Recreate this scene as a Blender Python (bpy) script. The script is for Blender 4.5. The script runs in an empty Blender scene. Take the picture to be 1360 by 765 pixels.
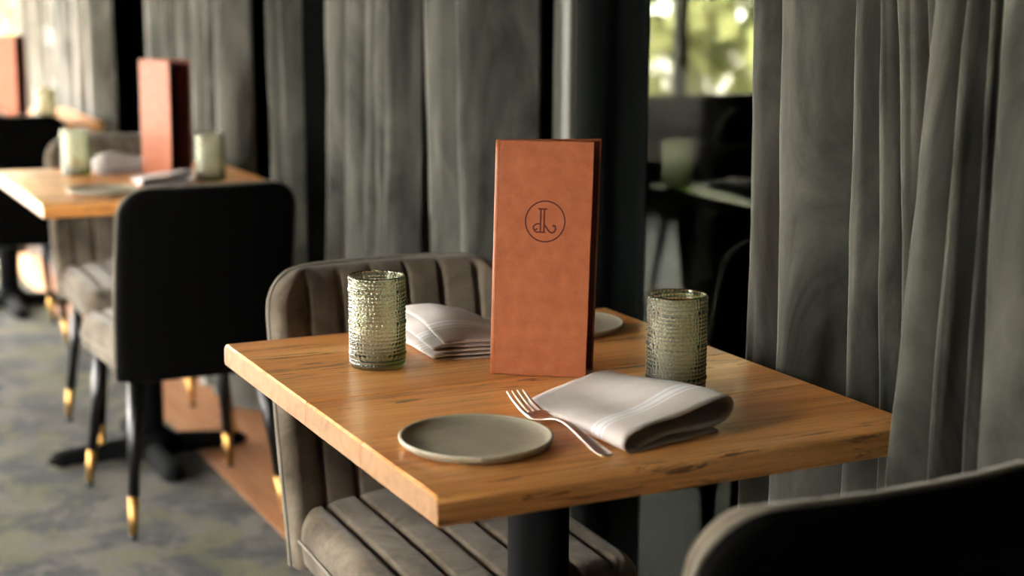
import bpy, bmesh, math, random
from mathutils import Vector, Matrix, noise
random.seed(7)
SC = bpy.context.scene
COL = SC.collection
PI = math.pi

# ------------------------------------------------------------------ camera
cd = bpy.data.cameras.new('camera'); cam = bpy.data.objects.new('camera', cd); COL.objects.link(cam)
YAW, PITCH, ROLL, FPX = 0.460434, 0.190035, 0.006016, 2071.387
CAMP = Vector((1.759036, -0.914069, 1.253651))
fw = Vector((-math.cos(YAW)*math.cos(PITCH), math.sin(YAW)*math.cos(PITCH), -math.sin(PITCH)))
r0 = Vector((math.sin(YAW), math.cos(YAW), 0)); u0 = r0.cross(fw)
rr = r0*math.cos(ROLL) + u0*math.sin(ROLL); uu = -r0*math.sin(ROLL) + u0*math.cos(ROLL)
cam.matrix_world = Matrix(((rr.x, uu.x, -fw.x, CAMP.x), (rr.y, uu.y, -fw.y, CAMP.y), (rr.z, uu.z, -fw.z, CAMP.z), (0, 0, 0, 1)))
cd.sensor_fit = 'HORIZONTAL'; cd.sensor_width = 36.0; cd.lens = 36.0*FPX/1360.0
cd.clip_start = 0.05; cd.clip_end = 200
cd.dof.use_dof = True; cd.dof.focus_distance = 2.01; cd.dof.aperture_fstop = 2.9
SC.camera = cam

# ------------------------------------------------------------------ world, sun, exposure
w = bpy.data.worlds.new('world'); SC.world = w; w.use_nodes = True
wn = w.node_tree; bg = wn.nodes['Background']
bg.inputs['Color'].default_value = (1.0, 0.955, 0.915, 1); bg.inputs['Strength'].default_value = 13.0
sd = bpy.data.lights.new('sun', 'SUN'); sun = bpy.data.objects.new('sun', sd); COL.objects.link(sun)
sd.energy = 9.0; sd.color = (1.0, 0.93, 0.8); sd.angle = 0.02
sun.rotation_euler = Vector((1.0, 0.15, 1.0)).to_track_quat('Z', 'Y').to_euler()
def portal(name, loc, rot, sx, sy):
    d = bpy.data.lights.new(name, 'AREA'); o = bpy.data.objects.new(name, d); COL.objects.link(o)
    d.shape = 'RECTANGLE'; d.size = sx; d.size_y = sy; d.cycles.is_portal = True
    o.location = loc; o.rotation_euler = rot
portal('window_portal_side', (-4.7, -4.28, 1.35), (PI/2, 0, PI), 2.2, 2.5)
portal('fill_window_portal', (0.25, -4.28, 1.35), (PI/2, 0, PI), 1.3, 2.5)  # sampling portal of the window added to light the front table
portal('window_portal_end', (-5.88, -1.85, 1.0), (PI/2, 0, PI/2), 4.7, 1.9)
portal('window_portal_next_room', (-5.88, 2.9, 1.65), (PI/2, 0, PI/2), 3.9, 1.9)
vs = SC.view_settings
vs.view_transform = 'Standard'; vs.look = 'None'; vs.exposure = 2.4; vs.gamma = 1.0; vs.use_curve_mapping = False
SC.cycles.use_denoising = True
SC.cycles.max_bounces = 10; SC.cycles.transparent_max_bounces = 12; SC.cycles.transmission_bounces = 8
SC.cycles.sample_clamp_indirect = 6.0

# ------------------------------------------------------------------ material helpers
MATS = {}
def lin(c):
    return tuple(((x/255.0)/12.92 if x/255.0 <= 0.04045 else ((x/255.0+0.055)/1.055)**2.4) for x in c)
class NT:
    def __init__(s, name):
        s.m = bpy.data.materials.new(name); s.m.use_nodes = True; s.t = s.m.node_tree; s.n = s.t.nodes
        s.p = s.n['Principled BSDF']; s.out = s.n['Material Output']; MATS[name] = s.m
    def new(s, ty, **kw):
        x = s.n.new(ty)
        for k, v in kw.items(): setattr(x, k, v)
        return x
    def link(s, a, b): s.t.links.new(a, b)
    def coords(s, scale=(1, 1, 1), out='Object', rot=(0, 0, 0)):
        tc = s.new('ShaderNodeTexCoord'); mp = s.new('ShaderNodeMapping'); mp.inputs['Scale'].default_value = scale
        mp.inputs['Rotation'].default_value = rot
        s.link(tc.outputs[out], mp.inputs['Vector']); return mp.outputs['Vector']
    def noise(s, vec, scale=5, detail=4, rough=0.5, dist=0.0):
        x = s.new('ShaderNodeTexNoise'); x.inputs['Scale'].default_value = scale; x.inputs['Detail'].default_value = detail
        x.inputs['Roughness'].default_value = rough; x.inputs['Distortion'].default_value = dist
        s.link(vec, x.inputs['Vector']); return x.outputs['Fac']
    def ramp(s, fac, stops):
        r = s.new('ShaderNodeValToRGB'); e = r.color_ramp.elements
        while len(e) < len(stops): e.new(0.5)
        for el, (p, c) in zip(e, stops):
            el.position = p; el.color = (c[0], c[1], c[2], 1)
        s.link(fac, r.inputs['Fac']); return r.outputs['Color']
    def mix(s, fac, a, b, blend='MIX'):
        m = s.new('ShaderNodeMix', data_type='RGBA', blend_type=blend)
        for k, v in ((0, fac), (6, a), (7, b)):
            if hasattr(v, 'is_linked'): s.link(v, m.inputs[k])
            else: m.inputs[k].default_value = v if k == 0 else (v[0], v[1], v[2], 1)
        return m.outputs[2]
    def math(s, op, a, b=0.0, clamp=False):
        m = s.new('ShaderNodeMath', operation=op, use_clamp=clamp)
        for k, v in ((0, a), (1, b)):
            if hasattr(v, 'is_linked'): s.link(v, m.inputs[k])
            else: m.inputs[k].default_value = v
        return m.outputs[0]
    def bump(s, h, strength=0.3, dist=0.002):
        b = s.new('ShaderNodeBump'); b.inputs['Strength'].default_value = strength; b.inputs['Distance'].default_value = dist
        s.link(h, b.inputs['Height']); s.link(b.outputs['Normal'], s.p.inputs['Normal'])
    def set(s, **kw):
        for k, v in kw.items():
            i = s.p.inputs[k.replace('_', ' ')]
            if hasattr(v, 'is_linked'): s.link(v, i)
            elif isinstance(v, tuple): i.default_value = (v[0], v[1], v[2], 1)
            else: i.default_value = v
        return s

def plain(name, rgb, rough=0.5, metal=0.0, var=0.12, scale=30):
    t = NT(name); c = lin(rgb)
    f = t.noise(t.coords(), scale, 3)
    t.set(Base_Color=t.mix(f, tuple(x*(1-var) for x in c), tuple(min(1, x*(1+var)) for x in c)), Roughness=rough, Metallic=metal)
    return t.m

def velvet(name, dark, light, sheen=0.6, scale=5.0, stretch=(1, 1, 1), sheen_tint=(0.95, 0.93, 0.88), bumps=0.25):
    t = NT(name)
    v = t.coords(stretch)
    f = t.noise(v, scale, 5, 0.62, 0.7)
    fine = t.noise(t.coords(), 900, 2)
    c = t.ramp(f, [(0.3, lin(dark)), (0.7, lin(light))])
    c = t.mix(0.12, c, t.ramp(fine, [(0.3, (0, 0, 0)), (0.7, (1, 1, 1))]), 'OVERLAY')
    t.set(Base_Color=c, Roughness=0.85, Sheen_Weight=sheen, Sheen_Roughness=0.3, Sheen_Tint=sheen_tint, Specular_IOR_Level=0.04)
    t.bump(t.noise(t.coords(), 350, 3), bumps, 0.001)
    return t.m

velvet('curtain_velvet', (38, 39, 35), (96, 96, 88), 1.0, 6.0, (1.4, 1.4, 0.55))
velvet('curtain_shaded', (9, 12, 11), (15, 19, 17), 0.0, 4.0, (1, 1, 0.4))  # same curtain cloth; shade on its turned-away flank put into the colour
velvet('chair_velvet', (58, 51, 41), (122, 112, 98), 0.4, 8.0)
velvet('shell_velvet', (5, 5, 5), (9, 9, 8), 0.0, 7.0)
velvet('piping_velvet', (112, 106, 94), (136, 130, 117), 0.3, 7.0)
plain('black_metal', (5, 6, 6), 0.9, 0.0, 0.15, 60).node_tree.nodes['Principled BSDF'].inputs['Specular IOR Level'].default_value = 0.12
plain('black_lacquer', (9, 9, 9), 0.35, 0.0, 0.1, 40)
plain('brass', (186, 146, 84), 0.5, 1.0, 0.08, 50)
plain('plastic_glide', (20, 34, 28), 0.5)
plain('silver', (226, 214, 204), 0.34, 1.0, 0.05, 40)
plain('wall_paint', (44, 42, 39), 0.85, 0, 0.04, 3)
plain('wall_fold_shade', (7, 8, 7), 1.0, 0, 0.05, 3).node_tree.nodes['Principled BSDF'].inputs['Specular IOR Level'].default_value = 0.0  # near-black colour imitates the shade between curtain folds
plain('wall_dark', (38, 38, 35), 0.85, 0, 0.06, 3)
plain('ceiling_paint', (96, 92, 86), 0.9, 0, 0.03, 3)
plain('frame_pale', (84, 85, 76), 0.45, 0, 0.04, 10)
plain('frame_dark', (24, 26, 25), 0.45, 0, 0.05, 10)
plain('frame_bronze', (96, 72, 46), 0.5, 0, 0.05, 10)
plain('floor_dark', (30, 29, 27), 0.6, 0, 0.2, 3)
plain('paving', (140, 133, 123), 0.9, 0, 0.08, 2)
plain('bark', (70, 56, 42), 0.9, 0, 0.3, 12)
plain('paper', (214, 208, 196), 0.8)

# tinted window glass: part mirror, part see-through
def pane_mat(name, tint, refl, gloss):
    t = NT(name)
    tr = t.new('ShaderNodeBsdfTransparent'); tr.inputs['Color'].default_value = (*tint, 1)
    gl = t.new('ShaderNodeBsdfGlossy'); gl.inputs['Color'].default_value = (*gloss, 1); gl.inputs['Roughness'].default_value = 0.0
    mx = t.new('ShaderNodeMixShader'); mx.inputs['Fac'].default_value = refl
    t.link(tr.outputs[0], mx.inputs[1]); t.link(gl.outputs[0], mx.inputs[2]); t.link(mx.outputs[0], t.out.inputs['Surface'])
    return t.m
pane_mat('pane_clear', (0.96, 0.96, 0.96), 0.06, (1, 1, 1))
pane_mat('pane_reflective', (0.34, 0.352, 0.33), 0.003, (0.94, 0.97, 0.92))

# sheer cloth
t = NT('sheer_cloth')
df = t.new('ShaderNodeBsdfDiffuse'); df.inputs['Color'].default_value = (*lin((172, 168, 160)), 1)
tl = t.new('ShaderNodeBsdfTranslucent'); tl.inputs['Color'].default_value = (*lin((150, 147, 140)), 1)
m1 = t.new('ShaderNodeMixShader'); m1.inputs[0].default_value = 0.6
t.link(df.outputs[0], m1.inputs[1]); t.link(tl.outputs[0], m1.inputs[2])
tr = t.new('ShaderNodeBsdfTransparent'); m2 = t.new('ShaderNodeMixShader'); m2.inputs[0].default_value = 0.12
t.link(m1.outputs[0], m2.inputs[1]); t.link(tr.outputs[0], m2.inputs[2]); t.link(m2.outputs[0], t.out.inputs['Surface'])

# timber of the table tops: grain runs along local Y, boards differ by their own "tone"
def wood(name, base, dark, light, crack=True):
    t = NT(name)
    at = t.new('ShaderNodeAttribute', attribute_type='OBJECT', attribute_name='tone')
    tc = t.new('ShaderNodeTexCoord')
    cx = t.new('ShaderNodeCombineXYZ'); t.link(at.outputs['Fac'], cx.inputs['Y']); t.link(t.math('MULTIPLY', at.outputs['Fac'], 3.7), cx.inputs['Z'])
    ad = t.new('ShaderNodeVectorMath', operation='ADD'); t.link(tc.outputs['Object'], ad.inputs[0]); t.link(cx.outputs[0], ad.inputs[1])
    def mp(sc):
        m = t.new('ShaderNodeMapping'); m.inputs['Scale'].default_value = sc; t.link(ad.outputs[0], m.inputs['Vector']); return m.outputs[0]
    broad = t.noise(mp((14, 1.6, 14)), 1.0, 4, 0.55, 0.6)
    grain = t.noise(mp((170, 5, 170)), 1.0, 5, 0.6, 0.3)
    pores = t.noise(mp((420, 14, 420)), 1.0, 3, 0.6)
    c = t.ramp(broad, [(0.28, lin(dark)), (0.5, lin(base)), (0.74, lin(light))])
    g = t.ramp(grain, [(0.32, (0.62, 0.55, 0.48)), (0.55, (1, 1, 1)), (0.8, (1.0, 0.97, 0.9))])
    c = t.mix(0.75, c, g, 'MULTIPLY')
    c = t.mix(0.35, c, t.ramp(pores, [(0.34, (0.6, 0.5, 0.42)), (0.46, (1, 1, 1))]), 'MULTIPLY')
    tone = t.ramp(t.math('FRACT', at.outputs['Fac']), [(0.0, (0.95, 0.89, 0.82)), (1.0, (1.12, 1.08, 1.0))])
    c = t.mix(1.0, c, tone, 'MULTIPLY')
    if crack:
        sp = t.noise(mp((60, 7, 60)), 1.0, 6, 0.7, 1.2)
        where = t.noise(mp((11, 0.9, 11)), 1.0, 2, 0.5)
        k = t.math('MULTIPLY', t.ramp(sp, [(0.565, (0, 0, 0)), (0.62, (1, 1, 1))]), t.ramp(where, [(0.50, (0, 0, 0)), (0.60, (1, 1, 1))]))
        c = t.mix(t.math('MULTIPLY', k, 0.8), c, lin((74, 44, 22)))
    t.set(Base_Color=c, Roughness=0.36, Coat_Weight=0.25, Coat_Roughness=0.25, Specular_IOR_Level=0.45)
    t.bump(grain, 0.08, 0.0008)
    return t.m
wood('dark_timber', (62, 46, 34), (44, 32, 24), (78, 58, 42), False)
wood('table_timber', (230, 163, 92), (206, 130, 62), (240, 190, 126))
t = NT('end_grain')
v = t.coords((30, 3, 30))
f1 = t.noise(t.coords((26, 5, 26)), 1.0, 6, 0.65, 2.0)
c = t.ramp(f1, [(0.3, lin((136, 92, 54))), (0.5, lin((160, 120, 80))), (0.75, lin((172, 134, 94)))])
kn = t.math('MULTIPLY', t.ramp(t.noise(t.coords((130, 20, 110)), 1.0, 5, 0.7, 2.2), [(0.57, (0, 0, 0)), (0.63, (1, 1, 1))]), t.ramp(t.noise(t.coords((7, 2, 7)), 1.0, 2), [(0.52, (0, 0, 0)), (0.62, (1, 1, 1))]))
t.set(Base_Color=t.mix(t.math('MULTIPLY', kn, 0.6), c, lin((96, 62, 34))), Roughness=0.4, Coat_Weight=0.2, Coat_Roughness=0.3)
plain('seam_dark', (92, 54, 26), 0.8)

# menu leather board
def leather(name, a, b, rough=0.5):
    t = NT(name)
    f = t.noise(t.coords(), 45, 5, 0.6); g = t.noise(t.coords(), 900, 3, 0.6)
    c = t.mix(0.25, t.ramp(f, [(0.3, lin(a)), (0.7, lin(b))]), t.ramp(g, [(0.35, (0.2, 0.2, 0.2)), (0.65, (0.8, 0.8, 0.8))]), 'OVERLAY')
    t.set(Base_Color=c, Roughness=rough, Specular_IOR_Level=0.35)
    t.bump(g, 0.15, 0.0005)
    return t.m
leather('menu_leather', (146, 78, 44), (166, 95, 58))
leather('menu_inside', (70, 14, 8), (92, 22, 12), 0.6)
leather('menu_deboss', (78, 20, 10), (92, 28, 14), 0.6)
plain('menu_pages', (26, 20, 17), 0.8)

# linen with three paler woven bands; UV: x along the section, y along the length
t = NT('linen')
uv = t.new('ShaderNodeTexCoord'); sx = t.new('ShaderNodeSeparateXYZ'); t.link(uv.outputs['UV'], sx.inputs[0])
band = None
for c0, hw in ((0.70, 0.012), (0.745, 0.020), (0.79, 0.008)):
    k = t.math('LESS_THAN', t.math('ABSOLUTE', t.math('SUBTRACT', sx.outputs['Y'], c0)), hw)
    band = k if band is None else t.math('MAXIMUM', band, k)
weave = t.noise(t.coords((1, 1, 1)), 1400, 2)
soft = t.noise(t.coords(), 14, 4)
c = t.ramp(soft, [(0.3, lin((184, 176, 168))), (0.7, lin((198, 192, 186)))])
c = t.mix(band, c, lin((216, 216, 216)))
c = t.mix(0.15, c, t.ramp(weave, [(0.35, (0.2, 0.2, 0.2)), (0.65, (0.8, 0.8, 0.8))]), 'OVERLAY')
t.set(Base_Color=c, Roughness=0.9, Sheen_Weight=0.1, Specular_IOR_Level=0.1)
t.bump(weave, 0.25, 0.0006)

# stoneware
t = NT('stoneware')
sp = t.noise(t.coords(), 260, 2)
f = t.noise(t.coords(), 22, 4)
c = t.ramp(f, [(0.3, lin((150, 143, 123))), (0.7, lin((162, 155, 134)))])
c = t.mix(t.math('MULTIPLY', t.ramp(sp, [(0.66, (0, 0, 0)), (0.72, (1, 1, 1))]), 0.35), c, lin((96, 88, 70)))
t.set(Base_Color=c, Roughness=0.55, Specular_IOR_Level=0.35)
plain('stoneware_rim', (176, 170, 150), 0.5, 0, 0.06, 60)

# pressed green glass
t = NT('green_glass')
t.set(Base_Color=(0.95, 0.96, 0.90), Roughness=0.02, Transmission_Weight=1.0, IOR=1.45)
df = t.new('ShaderNodeBsdfDiffuse'); df.inputs['Color'].default_value = (*lin((120, 120, 86)), 1)
gl = t.new('ShaderNodeBsdfGlossy'); gl.inputs['Color'].default_value = (0.9, 0.92, 0.8, 1); gl.inputs['Roughness'].default_value = 0.12
m1 = t.new('ShaderNodeMixShader'); m1.inputs[0].default_value = 0.4
t.link(df.outputs[0], m1.inputs[1]); t.link(gl.outputs[0], m1.inputs[2])
m2 = t.new('ShaderNodeMixShader'); m2.inputs[0].default_value = 0.15
t.link(t.p.outputs[0], m2.inputs[1]); t.link(m1.outputs[0], m2.inputs[2]); t.link(m2.outputs[0], t.out.inputs['Surface'])
va = t.new('ShaderNodeVolumeAbsorption'); va.inputs['Color'].default_value = (0.50, 0.55, 0.27, 1); va.inputs['Density'].default_value = 110
t.link(va.outputs[0], t.out.inputs['Volume'])

# carpet
t = NT('carpet')
v = t.coords((1, 1, 1))
f1 = t.noise(v, 5.5, 6, 0.72, 0.3); f2 = t.noise(t.coords((1, 1, 1), rot=(0, 0, 0.6)), 4.5, 6, 0.75, 0.4); f3 = t.noise(v, 150, 3, 0.7)
c = t.ramp(f1, [(0.42, lin((9, 10, 10))), (0.49, lin((44, 42, 36))), (0.56, lin((78, 73, 62)))])
c = t.mix(t.ramp(f2, [(0.50, (0, 0, 0)), (0.57, (0.75, 0.75, 0.75))]), c, lin((76, 76, 33)))
c = t.mix(0.6, c, t.ramp(f3, [(0.3, (0.12, 0.12, 0.12)), (0.7, (0.88, 0.88, 0.88))]), 'OVERLAY')
t.set(Base_Color=c, Roughness=0.95, Specular_IOR_Level=0.1, Sheen_Weight=0.1)
t.bump(f3, 0.6, 0.006)
# timber floor
t = NT('floor_timber')
g = t.noise(t.coords((3, 60, 3)), 1.0, 5, 0.6, 0.4)
t.set(Base_Color=t.ramp(g, [(0.3, lin((150, 100, 66))), (0.7, lin((188, 136, 96)))]), Roughness=0.35)
# outdoor greens
def leaf(name, a, b):
    t = NT(name); f = t.noise(t.coords(), 1.6, 3)
    t.set(Base_Color=t.ramp(f, [(0.3, lin(a)), (0.7, lin(b))]), Roughness=0.6)
    t.p.inputs['Subsurface Weight'].default_value = 0.0
leaf('leaf_green', (112, 120, 66), (166, 166, 108)); leaf('leaf_deep', (92, 104, 60), (140, 146, 92))
M = MATS

# ------------------------------------------------------------------ mesh helpers
def obj(name, me_or_bm, mat, parent=None, smooth=True, mats=None):
    if isinstance(me_or_bm, bmesh.types.BMesh):
        me = bpy.data.meshes.new(name); me_or_bm.to_mesh(me); me_or_bm.free()
    else: me = me_or_bm
    if not me.materials:
        for m in ([mat] if mats is None else mats): me.materials.append(M[m])
    if smooth:
        for p in me.polygons: p.use_smooth = True
    o = bpy.data.objects.new(name, me); COL.objects.link(o)
    if parent: o.parent = parent
    return o
def sharp(o, ang=40):
    m = o.data
    try: m.set_sharp_from_angle(angle=math.radians(ang))
    except Exception: pass
    return o
def tag(o, label, cat, group=None, kind=None):
    o['label'] = label; o['category'] = cat
    if group: o['group'] = group
    if kind: o['kind'] = kind
    return o
def empty(name, loc=(0, 0, 0), rz=0):
    o = bpy.data.objects.new(name, None); COL.objects.link(o); o.location = loc; o.rotation_euler = (0, 0, rz); o.empty_display_size = 0.05
    return o
def copy_tree(o, parent=None):
    c = o.copy(); COL.objects.link(c)
    if parent: c.parent = parent
    for ch in list(o.children): copy_tree(ch, c)
    return c
def struct(o, label=None):
    o['kind'] = 'structure'
    if label: o['label'] = label
    return o
def pydata(verts, faces):
    me = bpy.data.meshes.new('m'); me.from_pydata([tuple(v) for v in verts], [], faces); me.update(); return me
def box_bm(x0, x1, y0, y1, z0, z1, bev=0.0, seg=2, bm=None):
    b = bmesh.new()
    bmesh.ops.create_cube(b, size=1, matrix=Matrix.Translation(((x0+x1)/2, (y0+y1)/2, (z0+z1)/2)) @ Matrix.Diagonal((x1-x0, y1-y0, z1-z0, 1)))
    if bev: bmesh.ops.bevel(b, geom=b.edges[:], offset=bev, segments=seg, profile=0.5, affect='EDGES')
    if bm is None: return b
    me = bpy.data.meshes.new('t'); b.to_mesh(me); b.free(); bm.from_mesh(me); bpy.data.meshes.remove(me); return bm
def tube(path, rad, n=12, cap=True, bm=None):
    bm = bm or bmesh.new()
    pts = [Vector(p) for p in path]; rings = []
    prev = None
    for i, p in enumerate(pts):
        d = (pts[min(i+1, len(pts)-1)] - pts[max(i-1, 0)]).normalized()
        a = Vector((0, 0, 1)) if abs(d.z) < 0.9 else Vector((1, 0, 0))
        if prev is not None: a = prev
        s = (a - d*a.dot(d)).normalized(); prev = s; q = d.cross(s)
        r = rad(i/(len(pts)-1)) if callable(rad) else (rad[i] if isinstance(rad, (list, tuple)) else rad)
        rings.append([bm.verts.new(p + s*(r*math.cos(2*PI*k/n)) + q*(r*math.sin(2*PI*k/n))) for k in range(n)])
    for a, b in zip(rings, rings[1:]):
        for k in range(n): bm.faces.new((a[k], a[(k+1) % n], b[(k+1) % n], b[k]))
    if cap: bm.faces.new(rings[0][::-1]); bm.faces.new(rings[-1])
    bmesh.ops.recalc_face_normals(bm, faces=bm.faces[:])
    return bm
def lathe(prof, n=48):
    bm = bmesh.new(); rings = []
    for r, z in prof:
        if r < 1e-6: rings.append([bm.verts.new((0, 0, z))])
        else: rings.append([bm.verts.new((r*math.cos(2*PI*k/n), r*math.sin(2*PI*k/n), z)) for k in range(n)])
    for a, b in zip(rings, rings[1:]):
        for k in range(n):
            l = (k+1) % n
            if len(a) == 1 and len(b) == 1: continue
            if len(a) == 1: bm.faces.new((a[0], b[l], b[k]))
            elif len(b) == 1: bm.faces.new((a[k], a[l], b[0]))
            else: bm.faces.new((a[k], a[l], b[l], b[k]))
    bmesh.ops.recalc_face_normals(bm, faces=bm.faces[:])
    return bm
def catmull(pts, sub):
    P = [Vector(p) for p in pts]; out = []
    for i in range(len(P)-1):
        a = P[i-1] if i else P[0]*2 - P[1]; b = P[i]; c = P[i+1]; d = P[i+2] if i+2 < len(P) else P[-1]*2 - P[-2]
        for k in range(sub):
            t = k/sub
            out.append(0.5*((2*b) + (c-a)*t + (2*a-5*b+4*c-d)*t*t + (3*b-a-3*c+d)*t**3))
    out.append(P[-1]); return out

# ------------------------------------------------------------------ the room
ZC = 2.75
GY = 0.56
struct(obj('floor', box_bm(-5.8, 4.0, -4.2, 0.145, -0.1, 0.0), 'carpet', smooth=False), 'patchy grey and olive patterned carpet')
struct(obj('floor_timber', box_bm(-5.8, 4.0, 0.145, 0.62, -0.1, 0.002), 'floor_timber', smooth=False), 'strip of brown timber floor along the curtains')
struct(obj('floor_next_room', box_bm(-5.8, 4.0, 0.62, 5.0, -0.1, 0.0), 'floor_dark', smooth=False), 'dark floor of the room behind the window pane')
struct(obj('ceiling', box_bm(-5.95, 4.15, -4.35, 5.15, ZC, ZC+0.15), 'ceiling_paint', smooth=False))
struct(obj('wall_front', box_bm(4.0, 4.15, -4.35, 5.15, -0.1, ZC), 'wall_dark', smooth=False))
struct(obj('wall_back', box_bm(-5.95, 4.15, 5.0, 5.15, -0.1, ZC), 'wall_dark', smooth=False))
# left wall: solid near the camera, then added window, light-blocking pier, glazing
struct(obj('wall_left', box_bm(0.9, 4.0, -4.35, -4.2, -0.1, ZC), 'wall_paint', smooth=False))
struct(obj('wall_left_light_block', box_bm(-3.6, -0.4, -4.35, -4.2, -0.1, ZC), 'wall_paint', smooth=False))  # added out of view to block frontal light on the left curtains
def glazing(name, a, b, n, label, z0=0.08, z1=2.6, depth=0.08, frame='frame_dark', pane='pane_clear', skip=()):
    """row of window bays from plan point a to b: frame bars and one pane per bay"""
    a = Vector((*a, 0)); b = Vector((*b, 0)); L = (b-a).length; ang = math.atan2((b-a).y, (b-a).x)
    root = empty(name, a, ang); struct(root, label)
    obj('sill', box_bm(0, L, -depth/2, depth/2, -0.1, z0), frame, root, False)
    obj('head', box_bm(0, L, -depth/2, depth/2, z1, ZC), frame, root, False)
    for i in range(n+1):
        x = L*i/n; obj('mullion', box_bm(x-0.03, x+0.03, -depth/2, depth/2, z0, z1, 0.004, 1), frame, root, False)
    for i in range(n):
        if i in skip: continue
        obj('pane', box_bm(L*i/n+0.03, L*(i+1)/n-0.03, -0.004, 0.004, z0, z1), pane, root, False)
    return root
glazing('window_1', (-5.8, -4.28), (-3.6, -4.28), 2, 'tall glazed side of the dining room facing the garden')
glazing('fill_window', (-0.4, -4.28), (0.9, -4.28), 1, 'single tall window added at the side to light the front table')  # added out of view to brighten the menu front and right curtain
glazing('window_2', (-5.88, 0.5), (-5.88, -4.2), 4, 'tall window at the far end behind the sheer curtain', z1=1.95)
glazing('window_4', (-5.88, 5.0), (-5.88, 0.75), 4, 'windows of the next room with greenery behind', z0=0.66)
struct(obj('wall_end', box_bm(-5.95, -5.8, 0.5, 0.75, -0.1, ZC), 'wall_dark', smooth=False))
# the pane between the curtains, with pale frame post
wr = empty('window_3', (0, GY, 0)); struct(wr, 'dark reflective window pane between the grey curtains')
obj('pane', box_bm(-0.77, 0.9, -0.004, 0.004, 0.03, 2.7), 'pane_reflective', wr, False)
obj('sill', box_bm(-0.95, 0.9, -0.03, 0.03, 0.002, 0.03), 'frame_dark', wr, False)
f = obj('mullion', box_bm(-0.95, -0.80, -0.045, 0.03, 0.03, 2.75, 0.004, 1), 'frame_pale', wr, False); f['label'] = 'pale grey window post'
obj('glazing_bead', box_bm(-0.875, -0.845, -0.066, -0.045, 0.03, 2.75, 0.003, 1), 'frame_pale', wr, False)
obj('edge_strip', box_bm(-0.80, -0.77, -0.05, 0.02, 0.03, 2.75), 'frame_bronze', wr, False)
struct(obj('wall_right_shade', box_bm(-5.8, -0.95, GY-0.015, GY+0.05, 0.002, ZC), 'wall_fold_shade', smooth=False))  # black sheet added behind the gaps, standing in for shade deep in the folds
struct(obj('wall_right_near', box_bm(0.9, 4.0, GY-0.02, GY+0.05, 0.03, ZC), 'wall_dark', smooth=False))

# garden outside
struct(obj('ground', box_bm(-40, 30, -40, 30, -0.4, -0.12), 'paving', smooth=False), 'pale paved ground outside')
def crown_mesh(seed, R, n, size, mat):
    rnd = random.Random(seed); vs_, fs = [], []
    blobs = [(Vector((rnd.uniform(-.6, .6), rnd.uniform(-.6, .6), rnd.uniform(-.5, .8)))*R, R*rnd.uniform(.35, .6)) for _ in range(9)]
    for _ in range(n):
        c, r = rnd.choice(blobs)
        d = Vector((rnd.gauss(0, 1), rnd.gauss(0, 1), rnd.gauss(0, 1))).normalized()
        p = c + d*r*rnd.uniform(.75, 1.05)
        a = Vector((rnd.gauss(0, 1), rnd.gauss(0, 1), rnd.gauss(0, 1))).normalized()*size; b = a.cross(d).normalized()*size*.6
        k = len(vs_); vs_ += [p-a, p+b, p+a, p-b]; fs.append((k, k+1, k+2, k+3))
    me = pydata(vs_, fs); me.materials.append(M[mat]); return me
def tree(x, y, H, R, seed, mat, label):
    rt = empty('garden_tree', (x, y, -0.12)); tag(rt, label, 'tree', 'trees in the garden outside')
    o = obj('crown', crown_mesh(seed, R, 2600, 0.16, mat), mat, rt, False); o.location = (0, 0, H)
    obj('trunk', tube([(0, 0, 0), (0.05, 0.02, H*.5), (0, 0, H)], lambda q: 0.16-0.08*q, 10), 'bark', rt)
for i, (x, y, H, R, mt, lb) in enumerate([
    (-10.5, -6.2, 2.3, 2.0, 'leaf_green', 'yellow green leafy tree outside the far end window corner'),
    (-11.5, -2.6, 2.2, 2.0, 'leaf_deep', 'deeper green tree outside the middle of the end window'),
    (-10.8, 1.0, 1.9, 1.8, 'leaf_green', 'yellow green tree glimpsed left of the sheer curtain'),
    (-5.5, -10.5, 2.6, 2.3, 'leaf_green', 'yellow green tree beyond the side windows'),
    (-10.4, 6.9, 1.7, 2.2, 'leaf_green', 'yellow green tree outside the next room, seen through the window pane'),
    (-0.5, -11.0, 2.4, 2.2, 'leaf_deep', 'deep green tree beyond the side windows')]):
    tree(x, y, H, R, 11+i, mt, lb)

# ------------------------------------------------------------------ curtains
def curtain(name, label, fold, mat='curtain_velvet', z0=0.012, z1=2.72, zt=1.23, zb=0.62, sub=7, rows=46, wr=0.006, seed=0, cat='curtain', group=None, thick=0.004, kmin=-0.55):
    """fold: list of ((x,y) at height zt, (x,y) at height zb) along the cloth; linear in height, softened"""
    A = catmull([(a[0], a[1], 0) for a, b in fold], sub); B = catmull([(b[0], b[1], 0) for a, b in fold], sub)
    vs_, fs = [], []; n = len(A)
    for j in range(rows+1):
        z = z0 + (z1-z0)*j/rows
        k = (z-zb)/(zt-zb); k = max(kmin, min(1.6, k))
        for i in range(n):
            p = B[i].lerp(A[i], k) if 0 <= k <= 1 else B[i] + (A[i]-B[i])*k
            t_ = (A[min(i+1, n-1)]-A[max(i-1, 0)]).normalized(); nr = Vector((t_.y, -t_.x, 0))
            s_ = i*0.02
            d = wr*(noise.noise(Vector((s_*3+seed, z*2.2 + s_*2, 1.3))) + 0.6*noise.noise(Vector((s_*9 - z*3.0, z*6.0+s_*4, seed+5.1))))
            q = p + nr*d
            vs_.append((q.x, q.y, z))
    for j in range(rows):
        for i in range(n-1):
            a = j*n+i; fs.append((a, a+1, a+n+1, a+n))
    o = obj(name, pydata(vs_, fs), mat)
    s = o.modifiers.new('thickness', 'SOLIDIFY'); s.thickness = thick; s.offset = 0
    return tag(o, label, cat, group)
def same(x, y, dxb=0.0, dyb=0.0): return ((x, y), (x+dxb, y+dyb))
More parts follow.
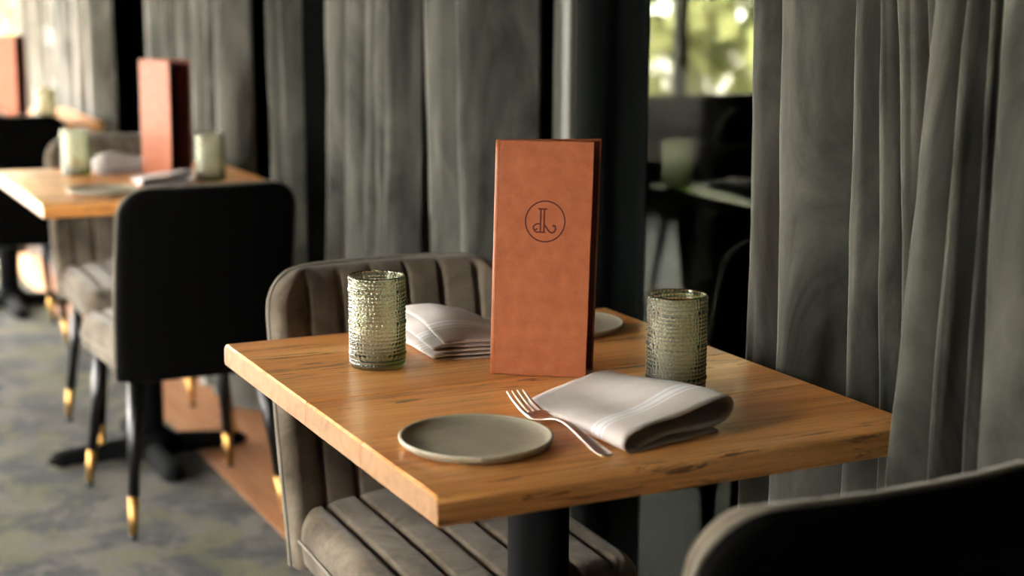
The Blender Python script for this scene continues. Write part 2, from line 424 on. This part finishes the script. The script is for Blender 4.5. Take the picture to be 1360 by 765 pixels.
# each fold: x of its left edge (upper, lower), y of its crest (upper, lower), y of the valley to its right
def folds(rows, x_end, y_start):
    out = [((rows[0][0][0]+0.012, y_start), (rows[0][0][1]+0.012, y_start))]
    for i, (x, yc, yv, *deep) in enumerate(rows):
        nx = rows[i+1][0] if i+1 < len(rows) else x_end
        wt, wb = nx[0]-x[0], nx[1]-x[1]
        for k, (fx, fy) in enumerate(((0.0, 0.30), (0.06, 0.04), (0.28, 0.0), (0.48, 0.10), (0.60, 0.75), (0.965, 1.0)) if deep else ((0.0, 0.30), (0.06, 0.04), (0.24, 0.0), (0.46, 0.12), (0.70, 0.50), (0.965, 1.0))):
            out.append(((x[0]+wt*fx, yc[0]+(yv-yc[0])*fy), (x[1]+wb*fx, yc[1]+(yv-yc[1])*fy)))
    return out
c1 = (.345, .345)
FC = [((-5.28, -5.28), c1, .44), ((-5.08, -5.09), c1, .42), ((-4.88, -4.90), c1, .43), ((-4.62, -4.62), c1, .42)]
curtain('velvet_curtain', 'short pale grey curtain at the far end, next to the sheer curtain', folds(FC, (-4.42, -4.42), .44), seed=3.0)
LA = [((-3.60, -3.63), c1, .47), ((-3.33, -3.35), c1, .46), ((-3.16, -3.16), c1, .47), ((-2.99, -3.01), c1, .46), ((-2.85, -2.86), c1, .46), ((-2.74, -2.75), c1, .42)]
curtain('velvet_curtain', 'pale grey curtain behind the menu and tumblers of the second table', folds(LA, (-2.62, -2.60), .50), seed=1.0)
LB = [((-1.965, -1.94), (.258, .258), .30), ((-1.94, -1.925), (.283, .283), .335)]
curtain('velvet_curtain', 'narrow grey curtain strip overlapping the right corner of second table', folds(LB, (-1.918, -1.905), .34), seed=2.0, kmin=-0.1)
LC = [((-1.835, -1.85), (.36, .36), .51), ((-1.655, -1.675), c1, .50), ((-1.51, -1.55), c1, .48), ((-1.45, -1.475), c1, .50), ((-1.355, -1.395), (.335, .335), .405)]
curtain('velvet_curtain', 'grey velvet curtain in narrow folds above the back of the front chair', folds(LC, (-1.325, -1.35), .50), seed=1.7)
LD = [((-1.155, -1.13), (.33, .33), .40), ((-1.05, -1.03), (.355, .355), .50)]
curtain('velvet_curtain', 'grey velvet curtain panel immediately left of the tall front menu', folds(LD, (-0.965, -0.965), .48), seed=6.3)
RC = [((-.068, -.066), (.362, .362), .44), ((.018, .028), (.346, .346), .46), ((.172, .195), (.348, .343), .44), ((.215, .25), (.352, .35), .45), ((.256, .310), (.345, .343), .42), ((.318, .375), (.335, .343), .43),
      ((.364, .432), (.305, .215), .38), ((.428, .505), (.30, .215), .36), ((.452, .528), (.312, .235), .40), ((.476, .552), (.295, .22), .40), ((.64, .73), (.31, .27), .44), ((.76, .82), (.32, .31), .45)]
curtain('velvet_curtain', 'grey velvet curtain hanging against the right corner of the front table', folds(RC, (.90, .94), .47), seed=4.0, zb=0.75, wr=0.007, kmin=-0.05)
curtain('velvet_curtain', 'narrow curtain edge painted in shade beside the window pane, behind the menu', [same(-.585, .46), same(-.60, .40), same(-.575, .365), same(-.545, .37), same(-.53, .39), same(-.53, .42), same(-.515, .45), same(-.50, .46)], 'curtain_shaded', seed=8.0, wr=0.002)
SH = []
for i in range(8):
    yy = 0.455 - i*0.031
    SH.append(((-5.62 + (0.022 if i % 2 else -0.022), yy), (-5.62 + (0.024 if i % 2 else -0.02), yy)))
curtain('sheer_curtain', 'pale cream sheer curtain glowing in front of the far end window', SH, 'sheer_cloth', seed=12, wr=0.003, thick=0.001)

# ------------------------------------------------------------------ chairs
def smooth_bump(y, half, n):
    t_ = (y+half)/(2*half)*n
    d = abs(t_-round(t_))*2*half/n
    return 0.80*(1-math.exp(-(d/0.0042)**2)) + 0.20*abs(math.sin(PI*t_))**0.8
def make_chair():
    root = empty('upholstered_chair')
    HW = 0.205
    # seat: channels front to back
    zb, zt = 0.385, 0.452
    xr, xf = -0.215, 0.225
    NU, NV = 140, 26
    vs_, fs = [], []
    def seat_pt(u, v):
        x = xr + (xf-xr)*v
        # rounded front corners, slight taper to the rear
        r = 0.075
        h = HW - 0.014*(1-v)
        if x > xf-r: h -= r - math.sqrt(max(0, r*r-(x-(xf-r))**2))
        y = (2*u-1)*h
        e = min(1.0, (h-abs(y))/0.030, (xf-x)/0.035) if h > 0 else 0
        e = max(0, e); round_ = math.sqrt(max(0, 1-(1-e)**2))
        z = zt - 0.028 + 0.028*round_ + round_*(0.011*smooth_bump(y, HW, 7) + 0.012*(1-(y/HW)**2)) - 0.012*v*v
        return (x, y, z)
    for j in range(NV+1):
        for i in range(NU+1): vs_.append(seat_pt(i/NU, j/NV))
    n = NU+1
    for j in range(NV):
        for i in range(NU): a = j*n+i; fs.append((a, a+n, a+n+1, a+1))
    ring = [j*n for j in range(NV+1)] + [NV*n+i for i in range(1, NU+1)] + [j*n+NU for j in range(NV-1, -1, -1)] + [i for i in range(NU-1, 0, -1)]
    low = []
    for k in ring:
        x, y, z = vs_[k]; low.append(len(vs_)); vs_.append((x*0.985, y*0.985, zb))
    m_ = len(ring)
    for k in range(m_):
        l = (k+1) % m_; fs.append((ring[k], low[k], low[l], ring[l]))
    fs.append(tuple(low[::-1]))
    me = pydata(vs_, fs); bm = bmesh.new(); bm.from_mesh(me); bmesh.ops.recalc_face_normals(bm, faces=bm.faces[:])
    seat = obj('seat', bm, 'chair_velvet', root); sharp(seat, 60)
    pp = [Vector(vs_[k]) + Vector((0, 0, -0.004)) for k in ring[:NV+1+NU+NV]]
    pi = obj('piping', tube([p + Vector((0.002 if p.x > 0 else 0, math.copysign(0.002, p.y), 0)) for p in pp[::2]], 0.0026, 6), 'piping_velvet', seat)
    # back: front cushion with vertical channels, plain shell behind
    z0, z1 = 0.375, 0.822
    def bx(z): return -0.222 - 0.095*((z-z0)/(z1-z0))**1.15
    def half(z):
        r = 0.062; h = HW - 0.004 + 0.004*math.sin(PI*(z-z0)/(z1-z0))
        if z > z1-r: h -= r - math.sqrt(max(0, r*r-(z-(z1-r))**2))
        return h
    def curve(y): return 0.028*(y/HW)**2
    NB, NZ = 140, 34
    zs = [z0 + (z1-z0)*(1-(1-j/NZ)**1.6) for j in range(NZ+1)]
    def slab(front, th, bulge, off):
        V, F = [], []
        for side in (0, 1):
            for j, z in enumerate(zs):
                h = half(z)
                for i in range(NB+1):
                    y = (2*i/NB-1)*h
                    e = max(0, min(1, (h-abs(y))/0.02, (z1-z)/0.022)); rd = math.sqrt(max(0, 1-(1-e)**2))
                    x = bx(z) + curve(y) + off
                    if side == (0 if front else 1):
                        x += (1 if front else -1)*(th*0.45 + th*0.55*rd + (bulge*smooth_bump(y, HW, 7)*rd if bulge else 0))
                    V.append((x, y, z))
        n_ = NB+1; N2 = n_*(NZ+1)
        for j in range(NZ):
            for i in range(NB):
                a = j*n_+i; F.append((a, a+1, a+n_+1, a+n_)); F.append((N2+a, N2+a+n_, N2+a+n_+1, N2+a+1))
        rim = [j*n_ for j in range(NZ+1)] + [NZ*n_+i for i in range(1, NB+1)] + [j*n_+NB for j in range(NZ-1, -1, -1)] + [i for i in range(NB-1, 0, -1)]
        for k in range(len(rim)):
            a, b = rim[k], rim[(k+1) % len(rim)]; F.append((a, N2+a, N2+b, b))
        bm = bmesh.new(); bm.from_mesh(pydata(V, F)); bmesh.ops.recalc_face_normals(bm, faces=bm.faces[:]); return bm
    back = obj('backrest', slab(True, 0.026, 0.009, 0.0), 'chair_velvet', root); sharp(back, 60)
    shell = obj('back_shell', slab(False, 0.024, 0, 0.0), 'shell_velvet', root); sharp(shell, 60); shell['label'] = 'plain black upholstered rear of the backrest'
    pth = []
    for z in zs[::2]: pth.append((bx(z)+curve(half(z)), -half(z)-0.001, z))
    for i in range(1, 12): y = -half(z1)+2*half(z1)*i/12; pth.append((bx(z1)+curve(y), y, z1+0.001))
    for z in zs[::-2]: pth.append((bx(z)+curve(half(z)), half(z)+0.001, z))
    obj('piping', tube(pth, 0.004, 6), 'piping_velvet', back)
    obj('seat_frame', box_bm(-0.20, 0.185, -0.175, 0.175, 0.362, 0.386, 0.006), 'black_lacquer', root, False)
    for sx in (1, -1):
        for sy in (1, -1):
            top = Vector((0.165 if sx > 0 else -0.165, 0.15*sy, 0.37)); bot = Vector((0.225 if sx > 0 else -0.225, 0.185*sy, 0.0))
            k = 0.73
            mid = top.lerp(bot, k); e1 = top.lerp(bot, 0.965)
            lg = obj('leg', tube([top, mid], [0.0185, 0.0125], 14), 'black_lacquer', root)
            cap = obj('brass_tip', tube([mid, e1], [0.0128, 0.0098], 14), 'brass', lg)
            obj('glide', tube([e1, bot + Vector((0, 0, 0.001))], [0.009, 0.010], 12), 'plastic_glide', lg)
    return root
chair0 = make_chair()
first = [True]
def place_chair(x, y, rz, label):
    o = chair0 if first[0] else copy_tree(chair0)
    first[0] = False
    o.location = (x, y, 0); o.rotation_euler = (0, 0, rz)
    return tag(o, label, 'chair', 'velvet chairs at the small tables')
place_chair(-0.245, 0.0, 0.0, 'grey channel-tufted velvet chair pushed under the far side of front table')
place_chair(0.425, -0.01, PI, 'black chair back blurred in the bottom right foreground')
place_chair(-1.91, 0.005, PI+0.02, 'chair with plain black back and brass-tipped legs, nearest at the second table')
place_chair(-2.55, 0.07, 0.0, 'grey velvet chair on the far side of second table, facing the camera')
place_chair(-3.97, -0.10, PI-0.06, 'dark chair back at the far left edge, beside the third table')

# ------------------------------------------------------------------ tables
TW, TL, TH, TZ = 0.764, 0.627, 0.033, 0.75
def board_mesh(x0, x1, outer0, outer1):
    """one glued board, rounded on its outside long edge, grain along Y; ends carry end grain"""
    ys = (-TL/2, TL/2); g = 0.0006
    def prof():
        pts = []
        R = 0.009
        if outer0:
            pts += [(x0, TZ-TH+0.003), ]
            pts += [(x0+R-R*math.cos(a), TZ-R+R*math.sin(a)) for a in [PI/2*k/5 for k in range(6)]]
        else: pts += [(x0+g, TZ-TH), (x0+g, TZ-0.0012), (x0+g+0.0012, TZ)]
        if outer1:
            pts += [(x1-R+R*math.sin(a), TZ-R+R*math.cos(a)) for a in [PI/2*k/5 for k in range(6)]]
            pts += [(x1, TZ-TH+0.003), (x1-0.003, TZ-TH)]
        else: pts += [(x1-g-0.0012, TZ), (x1-g, TZ-0.0012), (x1-g, TZ-TH)]
        if outer0: pts += [(x0+0.003, TZ-TH)]
        return pts
    P = prof(); n = len(P); bm = bmesh.new()
    e = 0.0025
    rings = []
    cxm = (x0+x1)/2; czm = TZ-TH/2
    for y, s in ((ys[0], 1), (ys[0]+e, 0), (ys[1]-e, 0), (ys[1], 1)):
        rings.append([bm.verts.new((px if not s else px, y, pz - (e if s and pz > czm else (-e if s else 0)))) for px, pz in P])
    for a, b in zip(rings, rings[1:]):
        for k in range(n): bm.faces.new((a[k], a[(k+1) % n], b[(k+1) % n], b[k]))
    f0 = bm.faces.new(rings[0]); f1 = bm.faces.new(rings[-1][::-1])
    bmesh.ops.recalc_face_normals(bm, faces=bm.faces[:])
    f0.material_index = 1; f1.material_index = 1
    return bm
XS = [-TW/2, -0.259, -0.024, 0.166, TW/2]
TONES = [0.92, 0.62, 0.97, 0.55]
def make_table():
    root = empty('dining_table')
    for i in range(4):
        b = obj('board', board_mesh(XS[i], XS[i+1], i == 0, i == 3), None, root, True, mats=['table_timber', 'end_grain']); sharp(b, 28)
        b['tone'] = TONES[i] + i*2
    obj('top_plate', box_bm(-0.2, 0.2, -0.2, 0.2, TZ-TH-0.008, TZ-TH, 0.002), 'black_metal', root, False)
    obj('column', tube([(0, 0, 0.05), (0, 0, TZ-TH-0.008)], 0.041, 28), 'black_metal', root)
    bm = bmesh.new()
    obj('base_hub', lathe([(0, 0.075), (0.055, 0.072), (0.075, 0.05), (0.08, 0.012), (0, 0.012)], 28), 'black_metal', root)
    for a in (0, PI/2, PI, 3*PI/2):
        V = []
        L = 0.29 if a in (0, PI) else 0.27
        prof = []
        for k in range(13):
            s = k/12; x = 0.03 + (L-0.03)*s
            wd = 0.036 - 0.008*s; ht = 0.052 - 0.022*s
            if s > 0.86: q = (s-0.86)/0.14; wd *= math.sqrt(max(0.02, 1-q*q)); ht *= math.sqrt(max(0.1, 1-0.8*q*q))
            prof.append((x, wd, ht))
        F = []; m_ = 10
        for x, wd, ht in prof:
            for k in range(m_):
                t_ = PI*k/(m_-1); yy = wd*math.cos(t_); zz = 0.008 + ht*math.sin(t_)**0.6
                V.append((x, yy, zz))
        for j in range(12):
            for k in range(m_): l = (k+1) % m_; F.append((j*m_+k, j*m_+l, (j+1)*m_+l, (j+1)*m_+k))
        F.append(tuple(range(m_))); F.append(tuple(12*m_+k for k in range(m_))[::-1])
        bm = bmesh.new(); bm.from_mesh(pydata(V, F)); bmesh.ops.recalc_face_normals(bm, faces=bm.faces[:])
        o = obj('base_arm', bm, 'black_metal', root); o.rotation_euler = (0, 0, a); sharp(o, 50)
        g = obj('foot_pad', lathe([(0, 0), (0.018, 0), (0.018, 0.010), (0, 0.010)], 16), 'black_metal', o); g.location = (L-0.04, 0, 0)
    return root
TABLE = make_table()
tag(TABLE, 'timber-topped table in front with menu, tumblers, plate and fork', 'table', 'small timber tables on black pedestals')
T2 = (-2.335, 0.02); T3 = (-4.56, 0.0)
t2 = copy_tree(TABLE); t2.location = (*T2, 0); tag(t2, 'second timber table, behind the black-backed chair on the left', 'table', 'small timber tables on black pedestals')
t3 = copy_tree(TABLE); t3.location = (*T3, 0); tag(t3, 'farthest timber table at the left edge, mostly hidden by a dark chair', 'table', 'small timber tables on black pedestals')

# ------------------------------------------------------------------ tumblers
def glass_mesh():
    H, R = 0.125, 0.0385
    rows = []   # (z centre, half height, bulge, count)
    z = 0.004
    pat = [(.0026, .0019, 46), (.0026, .0019, 46), (.0038, .0028, 32), (.0024, .0018, 48), (.0024, .0018, 48), (.0030, .0022, 40), (.0024, .0018, 48), (.0024, .0018, 48)]
    i = 0
    while z < H-0.006:
        hh, b, c = pat[i % len(pat)]; rows.append((z+hh, hh, b, c)); z += 2*hh; i += 1
    NA = 360
    V, F = [], []
    rings = []
    def ring(fn, zz):
        rings.append(len(V))
        for k in range(NA):
            a = 2*PI*k/NA; r = fn(a); V.append((r*math.cos(a), r*math.sin(a), zz))
    body = R-0.0018
    def base_r(zz): return body*(1 - 0.02*max(0, (0.012-zz)/0.012))
    ring(lambda a: body-0.006, 0.0)
    ring(lambda a: body-0.001, 0.001)
    for zc, hh, b, c in rows:
        for s in (-0.95, -0.6, -0.2, 0.2, 0.6, 0.95):
            zz = zc + s*hh; ph = 0.5 if int(zc*1e4) % 2 else 0
            prof = math.sqrt(max(0, 1-s*s))
            ring(lambda a: base_r(zz) + 1.0*b*prof*(0.08 + 0.92*math.sqrt(abs(math.sin((a*c/2)+ph)))), zz)
    zt = rows[-1][0]+rows[-1][1]
    for r, zz in ((body, zt+0.001), (body, H-0.0012), (body-0.0006, H-0.0003), (body-0.0013, H), (body-0.002, H-0.0004), (body-0.0024, H-0.002), (body-0.0028, H*0.5), (body-0.0034, 0.016), (body-0.006, 0.0125), (body-0.016, 0.0115)):
        ring(lambda a: r, zz)
    for a, b in zip(rings, rings[1:]):
        for k in range(NA): l = (k+1) % NA; F.append((a+k, a+l, b+l, b+k))
    F.append(tuple(rings[0]+k for k in range(NA))[::-1]); F.append(tuple(rings[-1]+k for k in range(NA)))
    me = pydata(V, F); bm = bmesh.new(); bm.from_mesh(me); bmesh.ops.recalc_face_normals(bm, faces=bm.faces[:]); me2 = bpy.data.meshes.new('beaded_tumbler'); bm.to_mesh(me2); bm.free()
    me2.materials.append(M['green_glass'])
    return me2
GM = glass_mesh()
def tumbler(x, y, label, rz=0):
    o = obj('beaded_tumbler', GM, None); o.location = (x, y, TZ+0.0005); o.rotation_euler = (0, 0, rz)
    return tag(o, label, 'glass', 'beaded green tumblers')
tumbler(-0.162, -0.1636, 'beaded green glass tumbler left of the standing menu, on front table')
tumbler(0.120, 0.133, 'beaded green glass tumbler right of the standing menu, beside grey curtain', 0.4)
tumbler(T2[0]-0.185, -0.105, 'blurred pale green tumbler left of the menu on the second table', 0.9)
tumbler(T2[0]+0.08, 0.19, 'blurred green tumbler right of the menu on the second table', 1.7)
tumbler(T3[0]+0.27, 0.125, 'faint pale tumbler on the farthest table, before the sheer curtain', 0.2)

# ------------------------------------------------------------------ menus
def menu(x, y, ang, opening, label, emblem=True, shear=0.007, hgt=0.311, wid=0.123):
    root = empty('menu_folder', (x, y, TZ), ang)
    th = 0.0038
    def leaf_bm(a, off, w_, h0, h1, t0, t1, bev=0.0012):
        b = box_bm(0.0, w_, t0, t1, h0, h1, bev, 2)
        for v in b.verts:
            v.co.x += shear*(v.co.z/hgt)
            v.co = Matrix.Rotation(a, 3, 'Z') @ Vector((v.co.x, v.co.y+off, v.co.z))
        return b
    # front leaf along local +X, its face towards local -Y
    fc = obj('front_cover', leaf_bm(0, 0, wid, 0.0006, hgt, 0, th), 'menu_leather', root, False)
    bc = obj('back_cover', leaf_bm(opening, 0.006, wid+0.012, 0.0006, hgt, 0, th), 'menu_leather', root, False)
    obj('lining', leaf_bm(0, 0, wid-0.004, 0.003, hgt-0.003, th, th+0.0008, 0), 'menu_inside', fc, False)
    obj('lining', leaf_bm(opening, 0.006, wid+0.009, 0.003, hgt-0.003, -0.0008, 0, 0), 'menu_inside', bc, False)
    b = leaf_bm(opening*0.5, 0.004, wid-0.012, 0.004, hgt-0.008, -0.0004, 0.0006, 0)
    obj('pages', b, 'menu_pages', root, False)
    # rounded spine joining the two leaves
    sp = []
    for k in range(9):
        z = 0.0006 + (hgt-0.0006)*k/8
        sp.append((-0.0008 + shear*z/hgt, 0.0049, z))
    obj('spine', tube(sp, 0.0052, 14), 'menu_leather', root)
    if emblem:
        cx, cz, R = 0.0625, 0.207, 0.0258
        def pt(u, v): zz = cz - v*R; return (cx + u*R + shear*zz/hgt, -0.0001, zz)
        root_e = bmesh.new()
        def stroke(pts, wdt, closed=False):
            P = [Vector(pt(*p)) for p in pts]
            n = len(P); L_, R_ = [], []
            for i, p in enumerate(P):
                a = P[(i-1) % n] if closed or i else P[i]; b_ = P[(i+1) % n] if closed or i < n-1 else P[i]
                d = (b_-a).normalized(); nr = Vector((-d.z, 0, d.x))*wdt/2
                L_.append((root_e.verts.new(p+nr), root_e.verts.new(p+nr+Vector((0, -0.0002, 0))))); R_.append((root_e.verts.new(p-nr), root_e.verts.new(p-nr+Vector((0, -0.0002, 0)))))
            for i in range(n if closed else n-1):
                j = (i+1) % n
                root_e.faces.new((L_[i][1], L_[j][1], R_[j][1], R_[i][1]))
                root_e.faces.new((L_[i][0], L_[j][0], L_[j][1], L_[i][1])); root_e.faces.new((R_[i][1], R_[j][1], R_[j][0], R_[i][0]))
        sm = lambda pts, k=6: [(p.x, p.y) for p in catmull([(a, b_, 0) for a, b_ in pts], k)]
        stroke([(math.cos(2*PI*k/64)*1.0, math.sin(2*PI*k/64)*1.03) for k in range(64)], 0.00204, True)
        stroke([(-.37, -.63), (.09, -.63)], 0.00225)
        stroke([(-.23, -.63), (-.23, .54)], 0.00237); stroke([(-.05, -.63), (-.05, .54)], 0.00237)
        stroke([(-.44, .55), (.03, .55)], 0.00225)
        stroke(sm([(-.23, .13), (-.42, .14), (-.57, .25), (-.58, .38), (-.48, .44), (-.38, .36)]), 0.00212)
        stroke(sm([(-.58, .34), (-.52, .50), (-.40, .56)]), 0.00212)
        stroke(sm([(-.05, .14), (.08, .32), (.20, .48), (.34, .56), (.48, .50), (.54, .36), (.50, .22), (.42, .20)]), 0.00237)
        stroke([(.38, .18), (.46, .22)], 0.0030)
        bmesh.ops.recalc_face_normals(root_e, faces=root_e.faces[:])
        o = obj('emblem', root_e, 'menu_deboss', fc, False); o['label'] = 'pressed dark red letter L inside a ring'
    tag(root, label, 'menu', 'tall leather menus standing on the tables')
    return root
A0 = math.atan2(0.102, 0.075)
menu(-0.0535, -0.0415, A0, math.radians(17.5), 'tall terracotta leather menu with ring emblem standing on front table')
menu(T2[0]-0.12, 0.058, math.radians(24), math.radians(33), 'tan leather menu standing open on the second table', False, 0.003)
menu(T3[0]-0.10, -0.015, math.radians(42), math.radians(26), 'tan leather menu standing on the farthest table at left edge', False, 0.003)

# ------------------------------------------------------------------ plates
def plate_prof(R):
    return [(0, 0.0), (R*0.80, 0.0), (R*0.93, 0.002), (R*0.99, 0.007), (R, 0.0102), (R-0.0012, 0.0118), (R-0.0035, 0.0115), (R-0.006, 0.0092), (R*0.88, 0.0062), (R*0.6, 0.0056), (0, 0.0054)]
PL = None
def plate(x, y, label, grp='sage stoneware side plates'):
    global PL
    root = empty('side_plate', (x, y, TZ+0.0004))
    R = 0.087
    if PL is None:
        P = plate_prof(R)
        a = bpy.data.meshes.new('plate_body'); b = lathe(P, 72); b.to_mesh(a); b.free(); a.materials.append(M['stoneware'])
        rim = [(R+0.0002, 0.0098), (R+0.0001, 0.0108), (R-0.0012, 0.0121), (R-0.0036, 0.0118), (R-0.0048, 0.0106)]
        c = bpy.data.meshes.new('plate_rim'); b = lathe(rim, 72); b.to_mesh(c); b.free(); c.materials.append(M['stoneware_rim'])
        PL = (a, c)
    obj('body', PL[0], None, root); obj('rim', PL[1], None, root)
    return tag(root, label, 'plate', grp)
plate(0.231, -0.200, 'round sage stoneware plate near the front left corner of front table')
plate(-0.262, 0.180, 'sage plate peeking out from behind the standing menu')
plate(T2[0]+0.21, -0.12, 'blurred grey plate near the corner of second table')

# ------------------------------------------------------------------ fork
def fork(x0, y0, x1, y1, label):
    """tines at (x0,y0), handle end at (x1,y1)"""
    a = Vector((x0, y0, 0)); b = Vector((x1, y1, 0)); L = (b-a).length; ang = math.atan2((b-a).y, (b-a).x)
    root = empty('fork', (x0, y0, TZ), ang)
    s = L/0.205
    # handle + neck + bowl as a strip with thickness: (x, half width, z)
    st = [(0.050, .0118, .0075), (0.056, .0124, .0050), (0.064, .0118, .0040), (0.072, .0085, .0048), (0.080, .0048, .0072), (0.090, .0034, .0104), (0.102, .0031, .0128), (0.115, .0033, .0138), (0.130, .0040, .0128),
          (0.150, .0053, .0095), (0.170, .0066, .0058), (0.186, .0078, .0030), (0.196, .0080, .0018), (0.202, .0070, .0014), (0.205, .0040, .0013)]
    V, F = [], []
    for x, hw, z in st:
        for k in range(10):
            t_ = 2*PI*k/10; V.append((x*s, 1.2*hw*math.cos(t_), z + 0.0002 + 0.0013*math.sin(t_) + 0.0010))
    n = len(st)
    for j in range(n-1):
        for k in range(10): l = (k+1) % 10; F.append((j*10+k, j*10+l, (j+1)*10+l, (j+1)*10+k))
    F.append(tuple(range(10))); F.append(tuple((n-1)*10+k for k in range(10))[::-1])
    bm = bmesh.new(); bm.from_mesh(pydata(V, F)); bmesh.ops.recalc_face_normals(bm, faces=bm.faces[:])
    obj('handle', bm, 'silver', root)
    for k in range(4):
        y = 1.2*(-0.0096 + 0.0064*k)
        path = []
        for q in range(9):
            u = q/8; x = 0.056*(1-u); z = 0.0052 + 0.0022*0 + 0.016*u**1.5 - 0.001*math.sin(PI*u)
            path.append((x*s, y*(1 - 0.06*u), z))
        obj('tine', tube(path, lambda u: 0.0025-0.0011*u, 8), 'silver', root)
    return tag(root, label, 'fork')
fork(0.108, -0.090, 0.337, -0.0905, 'silver fork between the plate and the folded napkin')

# ------------------------------------------------------------------ napkins
def sweep_cloth(name, near, far, secs, label, thick=0.0016, n_v=22, sag=None):
    """near=(left,right) and far=(left,right) plan points; secs: (near section, far section) as [(u,h)], u in 0..1 across"""
    S0 = catmull([(u, h, 0) for u, h in secs[0]], 7); S1 = catmull([(u, h, 0) for u, h in secs[1]], 7)
    n = len(S0); V, F, UV = [], [], []
    for j in range(n_v+1):
        v = j/n_v
        Lp = Vector(near[0]).lerp(Vector(far[0]), v); Rp = Vector(near[1]).lerp(Vector(far[1]), v)
        for i in range(n):
            k = v*v*(3-2*v)
            u = S0[i].x*(1-k) + S1[i].x*k; h = S0[i].y*(1-k) + S1[i].y*k
            p = Lp + (Rp-Lp)*u
            if sag: h += sag(u, v, h)
            h += 0.0008*noise.noise(Vector((p.x*30, p.y*30, h*60)))
            V.append((p.x, p.y, TZ + max(h, 0.0012))); UV.append((i/(n-1), 1-v))
    for j in range(n_v):
        for i in range(n-1): a = j*n+i; F.append((a, a+1, a+n+1, a+n))
    me = pydata(V, F); ul = me.uv_layers.new(name='UVMap')
    for lp in me.loops: ul.data[lp.index].uv = UV[lp.vertex_index]
    o = obj(name, me, 'linen')
    s = o.modifiers.new('thickness', 'SOLIDIFY'); s.thickness = thick; s.offset = 0
    return tag(o, label, 'napkin', 'folded linen napkins')
n_near = [(.90, .0015), (.6, .0015), (.2, .0015), (.03, .0018), (-.03, .009), (-.005, .019), (.08, .0245), (.25, .0285), (.5, .031), (.72, .0355), (.90, .040), (1.01, .0385), (1.05, .028), (1.01, .0165), (.88, .010), (.65, .0095), (.45, .012), (.25, .009), (.10, .005)]
n_far = [(.98, .0015), (.6, .0015), (.2, .0015), (.02, .0018), (-.005, .004), (.0, .0075), (.10, .0105), (.28, .0135), (.5, .016), (.72, .0175), (.88, .016), (.97, .012), (1.0, .008), (.97, .005), (.85, .0045), (.65, .0045), (.45, .0045), (.25, .004), (.10, .004)]
sweep_cloth('linen_napkin', ((0.337, -0.066), (0.299, 0.092)), ((0.112, -0.074), (0.040, 0.092)), (n_near, n_far),
            'folded pale linen napkin with woven bands and open looped end, beside the fork', sag=lambda u, v, h: 0.006*math.sin(PI*v)*math.exp(-((u-.75)/.25)**2) - (0.004*math.sin(PI*v)*math.exp(-((u-.35)/.2)**2) if h > .012 else 0))
def stack_section(layers, pitch, shrink=0.0):
    P = []
    for k in range(layers):
        z = 0.0015 + k*pitch
        a = [(.98, z), (.7, z), (.4, z), (.1, z)] if k % 2 == 0 else [(.1, z), (.4, z), (.7, z), (.98, z)]
        P += a
        P.append((-.015, z+pitch*.5) if k % 2 == 0 else (1.015, z+pitch*.5))
    return P[:-1]
s_near = stack_section(5, 0.0056); s_far = stack_section(5, 0.0054)
def lift(u, v, h): return (0.0 if h < 0.004 else (h/0.022)*(0.024*math.sin(PI*min(1, v*0.8+.02))**1.2*math.exp(-((u-.4)/.5)**2)))
sweep_cloth('linen_napkin', ((-0.152, -0.083), (-0.130, 0.035)), ((-0.368, -0.075), (-0.350, 0.045)), (s_near, s_far),
            'thickly folded pale napkin between the left tumbler and the menu', sag=lift)
sweep_cloth('linen_napkin', ((T2[0]+0.17, -0.01), (T2[0]+0.15, 0.12)), ((T2[0]+0.0, 0.0), (T2[0]-0.02, 0.13)), (n_near, n_far), 'blurred white napkin in front of the menu on second table')
sweep_cloth('linen_napkin', ((T2[0]-0.17, -0.05), (T2[0]-0.19, 0.09)), ((T2[0]-0.34, -0.04), (T2[0]-0.36, 0.10)), (s_near, s_far), 'blurred white napkin behind the menu on second table', sag=lift)
sweep_cloth('linen_napkin', ((T3[0]+0.30, -0.17), (T3[0]+0.28, -0.03)), ((T3[0]+0.12, -0.17), (T3[0]+0.10, -0.03)), (n_near, n_far), 'white napkin on the farthest table at left edge')

# ------------------------------------------------------------------ the next room, seen through the window pane
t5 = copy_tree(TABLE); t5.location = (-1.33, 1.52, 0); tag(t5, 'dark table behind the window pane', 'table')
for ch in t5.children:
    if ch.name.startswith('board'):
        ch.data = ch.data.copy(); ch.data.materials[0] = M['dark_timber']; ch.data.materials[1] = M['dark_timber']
place_chair(-1.59, 1.58, 0.0, 'grey chair facing us behind the window pane, at the dark table')
place_chair(-0.78, 0.83, PI, 'dark chair back just behind the window pane, next to the right curtain')
place_chair(-3.81, 2.13, PI, 'far dark chair behind the pane, at its left side')
place_chair(-3.26, 2.48, PI, 'far dark chair behind the pane, at its right side')
tumbler(-1.63, 1.24, 'dim green tumbler behind the window pane, on the dark table')
sweep_cloth('linen_napkin', ((-1.46, 1.33), (-1.47, 1.44)), ((-1.62, 1.33), (-1.64, 1.44)), (n_near, n_far), 'white napkin behind the window pane, on the dark table')
